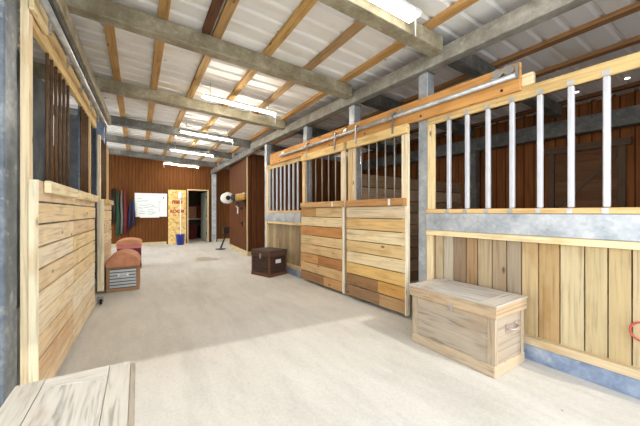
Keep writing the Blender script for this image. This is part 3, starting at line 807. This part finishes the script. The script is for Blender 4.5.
MB().lathe((1.32, 11.9, 0), [(.12, 0), (.15, .36), (.165, .37), (.165, .385), (.148, .385), (.142, .36), (.11, .02)], 'Z', 24).build('pail', BLUEP, t)
MB().path([(1.32 + .165 * math.cos(a * PI / 10), 11.9 - .05 * math.sin(a * PI / 10), .36 - .12 * math.sin(a * PI / 10)) for a in range(11)], .006, 6).build('bail', CHROME, t)
t = thing('mop', 'white mop standing upside down in the blue bucket', 'mop', (1.33, 11.91, .03), FW)
MB().path([(1.33, 11.91, .03), (1.345, 12.12, 1.70)], .017, 8).build('handle', WHITE, t)
MB().lathe((1.347, 12.12, 1.68), [(.05, 0), (.075, .05), (.08, .16), (.06, .23), (.03, .26)], 'Z', 14).build('mop_head', WHITE, t)

# ropes and halters on the left of the back wall
def hang(name, lab, cat, x, y, z0, z1, m, w, loop=False):
    t = thing(name, lab, cat, (x, y, z0), FW, 'tack hanging on the back wall')
    if loop:
        MB().path([(x - w, y, z0), (x - w * .9, y - .01, (z0 + z1) / 2), (x - .01, y + .01, z1), (x + .01, y + .01, z1), (x + w * .9, y - .01, (z0 + z1) / 2), (x + w * .6, y, z0 + .1)], .036, 8).build('strands', m, t)
    else:
        MB().path([(x, y, z0), (x + w * .3, y - .012, z0 + (z1 - z0) * .4), (x - w * .2, y, z0 + (z1 - z0) * .8), (x, y + .01, z1)], [w, w * 1.05, w * .8, w * .4], 8).build('strands', m, t)
    MB().path([(x, 12.298, z1 + .02), (x, y - .02, z1 + .015), (x, y - .03, z1 + .05)], .009, 6).build('hook', BLACK, t)
hang('hanging_halter', 'dark halter hanging leftmost among the tack on the back wall', 'halter', -.72, 12.2, .75, 1.98, BLACK, .05, True)
hang('hanging_rope', 'green lead rope hanging among the tack on the back wall', 'rope', -.585, 12.22, .40, 1.9, GREEN, .055)
hang('hanging_rope', 'grey lead rope hanging between the green and the red ones', 'rope', -.475, 12.22, .45, 1.95, GREYROPE, .04)
hang('hanging_rope', 'dark red lead rope hanging longest among the tack on the back wall', 'rope', -.37, 12.2, .45, 2.12, RED, .045)
hang('hanging_halter', 'navy blue halter hanging rightmost among the tack on the back wall', 'halter', -.18, 12.2, .62, 1.6, NAVY, .075, True)

# aisle face of the projecting room: hose reel, rack, hanging bits, stand
t = thing('hose_reel', 'round grey white reel on the brown projecting wall', 'reel', (2.45, 9.2, 1.4), FW)
rx, ry, rz = 2.33, 9.25, 1.63
MB().lathe((rx, ry, rz), [(.05, -.15), (.165, -.15), (.175, -.135), (.165, -.12), (.05, -.12), (.05, .12), (.155, .12), (.16, .135), (.155, .15), (.05, .15)], 'Y', 28).build('drum', WHITE, t)
MB().lathe((2.48, 9.0, 1.64), [(.03, -.02), (.10, -.02), (.105, 0), (.10, .02)], 'Y', 20).build('crank_plate', DKGREY, t)
MB().lathe((rx, ry, rz), [(.07, -.172), (.07, -.152)], 'Y', 20).build('hub', BLACK, t)
MB().box(rx + .02, 2.61, ry - .02, ry + .02, rz - .03, rz + .03).box(2.585, 2.612, ry - .1, ry + .1, rz - .15, rz + .15).build('wall_bracket', DKGREY, t)
t = thing('wall_rack', 'dark shelf rack with brackets near the corner of the brown projecting wall', 'rack', (2.5, 8.45, 1.5), FW)
B(2.44, 2.555, 7.98, 8.95, 1.50, 1.53).build('shelf', BLACK, t)
for yy in (8.1, 8.8): MB().box(2.535, 2.556, yy, yy + .03, 1.35, 1.499).build('bracket', BLACK, t)
for k, yy in enumerate((8.05, 8.27, 8.5, 8.72)):
    o = thing('jar', 'amber jar on the dark wall rack, ' + ('nearest the wall corner', 'second from the wall corner', 'third from the wall corner', 'farthest from the wall corner')[k], 'jar', (2.495, yy, 1.531), FW, 'jars on the wall rack')
    MB().lathe((2.495, yy, 1.531), [(.045, 0), (.048, .15), (.035, .17)], 'Z', 14).build('body', GOLDP, o)
    MB().lathe((2.495, yy, 1.531), [(.038, .1705), (.038, .2)], 'Z', 14).build('lid', WHITE if k == 0 else CREAMTRIM, o)
for y, z0, z1, m, lab in [(9.0, 1.15, 1.40, WHITE, 'small white clip hanging below the dark wall rack'), (8.5, 1.25, 1.36, BLACK, 'upper black hook plate on the brown projecting wall'),
                          (8.45, .80, .92, BLACK, 'lower black hook plate on the brown projecting wall')]:
    x = 2.545 + (y - 7.878) * .0552 - .016
    o = thing('wall_hook', lab, 'hook', (x, y, z0), FW)
    B(x - .008, x + .014, y - .03, y + .03, z0, z1).build('plate', m, o)
    MB().path([(x - .008, y, z1 - .04), (x - .045, y, z1 - .05), (x - .05, y, z1 - .02)], .008, 6).build('prong', m, o)
t = thing('equipment_stand', 'black slanted stand with a small box head beside the brown projecting wall', 'stand', (2.35, 9.75, 0), FW)
MB().lathe((2.26, 9.75, 0), [(.16, 0), (.16, .02), (.05, .035)], 'Z', 18).build('base', DKGREY, t)
MB().path([(2.26, 9.75, .03), (2.38, 9.8, .3), (2.46, 9.85, .62)], .026, 8).build('pole', BLACK, t)
B(2.36, 2.54, 9.77, 9.93, .50, .70).build('head', BLACK, t, bevel=.01)

# ---------------------------------------------------------------- tube lights
tubes = [(.98, 2.12, 1.80, 'wide tube light fixed beside the first steel rafter'), (.79, 1.95, 4.57, 'long tube light over the middle of the aisle, second from the camera'),
         (.75, 1.85, 6.82, 'tube light third from the camera under the roof'), (.75, 1.87, 8.97, 'tube light fourth from the camera under the roof'),
         (.76, 1.9, 11.5, 'tube light closest to the brown back wall')]
for i, (x0, x1, y, lab) in enumerate(tubes):
    w = .07 if i == 0 else .032
    dz = .06
    def zt(x): return zr(x) - .035 if i else zr(x) + .075
    t = thing('tube_light', lab, 'light', ((x0 + x1) / 2, y, zt(x0) - .03), FW, 'tube lights over the aisle')
    def sb(xa, xb, wy, za, zb): return MB().hexa([(xa, y - wy, zt(xa) + za), (xb, y - wy, zt(xb) + za), (xb, y + wy, zt(xb) + za), (xa, y + wy, zt(xa) + za),
                                                   (xa, y - wy, zt(xa) + zb), (xb, y - wy, zt(xb) + zb), (xb, y + wy, zt(xb) + zb), (xa, y + wy, zt(xa) + zb)], None, 0)
    sb(x0, x1, w, .022, .05).build('housing', WHITE, t)
    sb(x0 + .02, x1 - .02, w * .85 if i == 0 else .022, .0, .0215).build('diffuser', TUBE if i else TUBEN, t)
    for xx in (x0 + .12, x1 - .12):
        MB().path([(xx, y, zt(xx) + .05), (xx, y, zr(xx) + RAFT_H + PUR_H)], .005, 6).build('hanger_wire', PIPE, t)
    xx = x0 + .004 if i == 4 else x1 - .004
    MB().path([(xx, y, zt(xx) + .022), (xx, y, zt(xx) - .14)], .006, 6).build('pull_cord', WHITE, t)

# ---------------------------------------------------------------- light, world, camera
sc = bpy.context.scene
sun = bpy.data.lights.new('sun', 'SUN'); sun.energy = 1.15; sun.angle = math.radians(.7); sun.color = (1.0, .95, .86)
so = bpy.data.objects.new('sun', sun); COL.objects.link(so)
dirv = Vector((-.128, .744, -.656))
so.rotation_euler = dirv.to_track_quat('-Z', 'Y').to_euler(); so.location = (3, -12, 10)
wd = bpy.data.worlds.new('sky'); sc.world = wd; wd.use_nodes = True
bg = wd.node_tree.nodes['Background']
wn = wd.node_tree
tc = wn.nodes.new('ShaderNodeTexCoord'); sx = wn.nodes.new('ShaderNodeSeparateXYZ'); wn.links.new(tc.outputs['Generated'], sx.inputs[0])
# bright hazy horizon, softer zenith
sky = ramp(wn, sx.outputs[2], [(0.0, (1.0, .98, .95, 1)), (0.25, (.82, .86, .90, 1)), (0.75, (.30, .36, .44, 1))])
wn.links.new(sky, bg.inputs[0]); bg.inputs[1].default_value = 3.9

cam = bpy.data.cameras.new('camera'); co = bpy.data.objects.new('camera', cam); COL.objects.link(co)
cam.sensor_width = 36; cam.lens = 295 / 640 * 36
co.location = (0, 0, 1.2); co.rotation_euler = (PI / 2, 0, -math.radians(31.672))
cam.shift_y = -1.0 / 640
cam.clip_start = .02
sc.camera = co
vs = sc.view_settings
vs.view_transform = 'Standard'; vs.look = 'None'; vs.gamma = 1; vs.use_curve_mapping = False; vs.exposure = 0.42
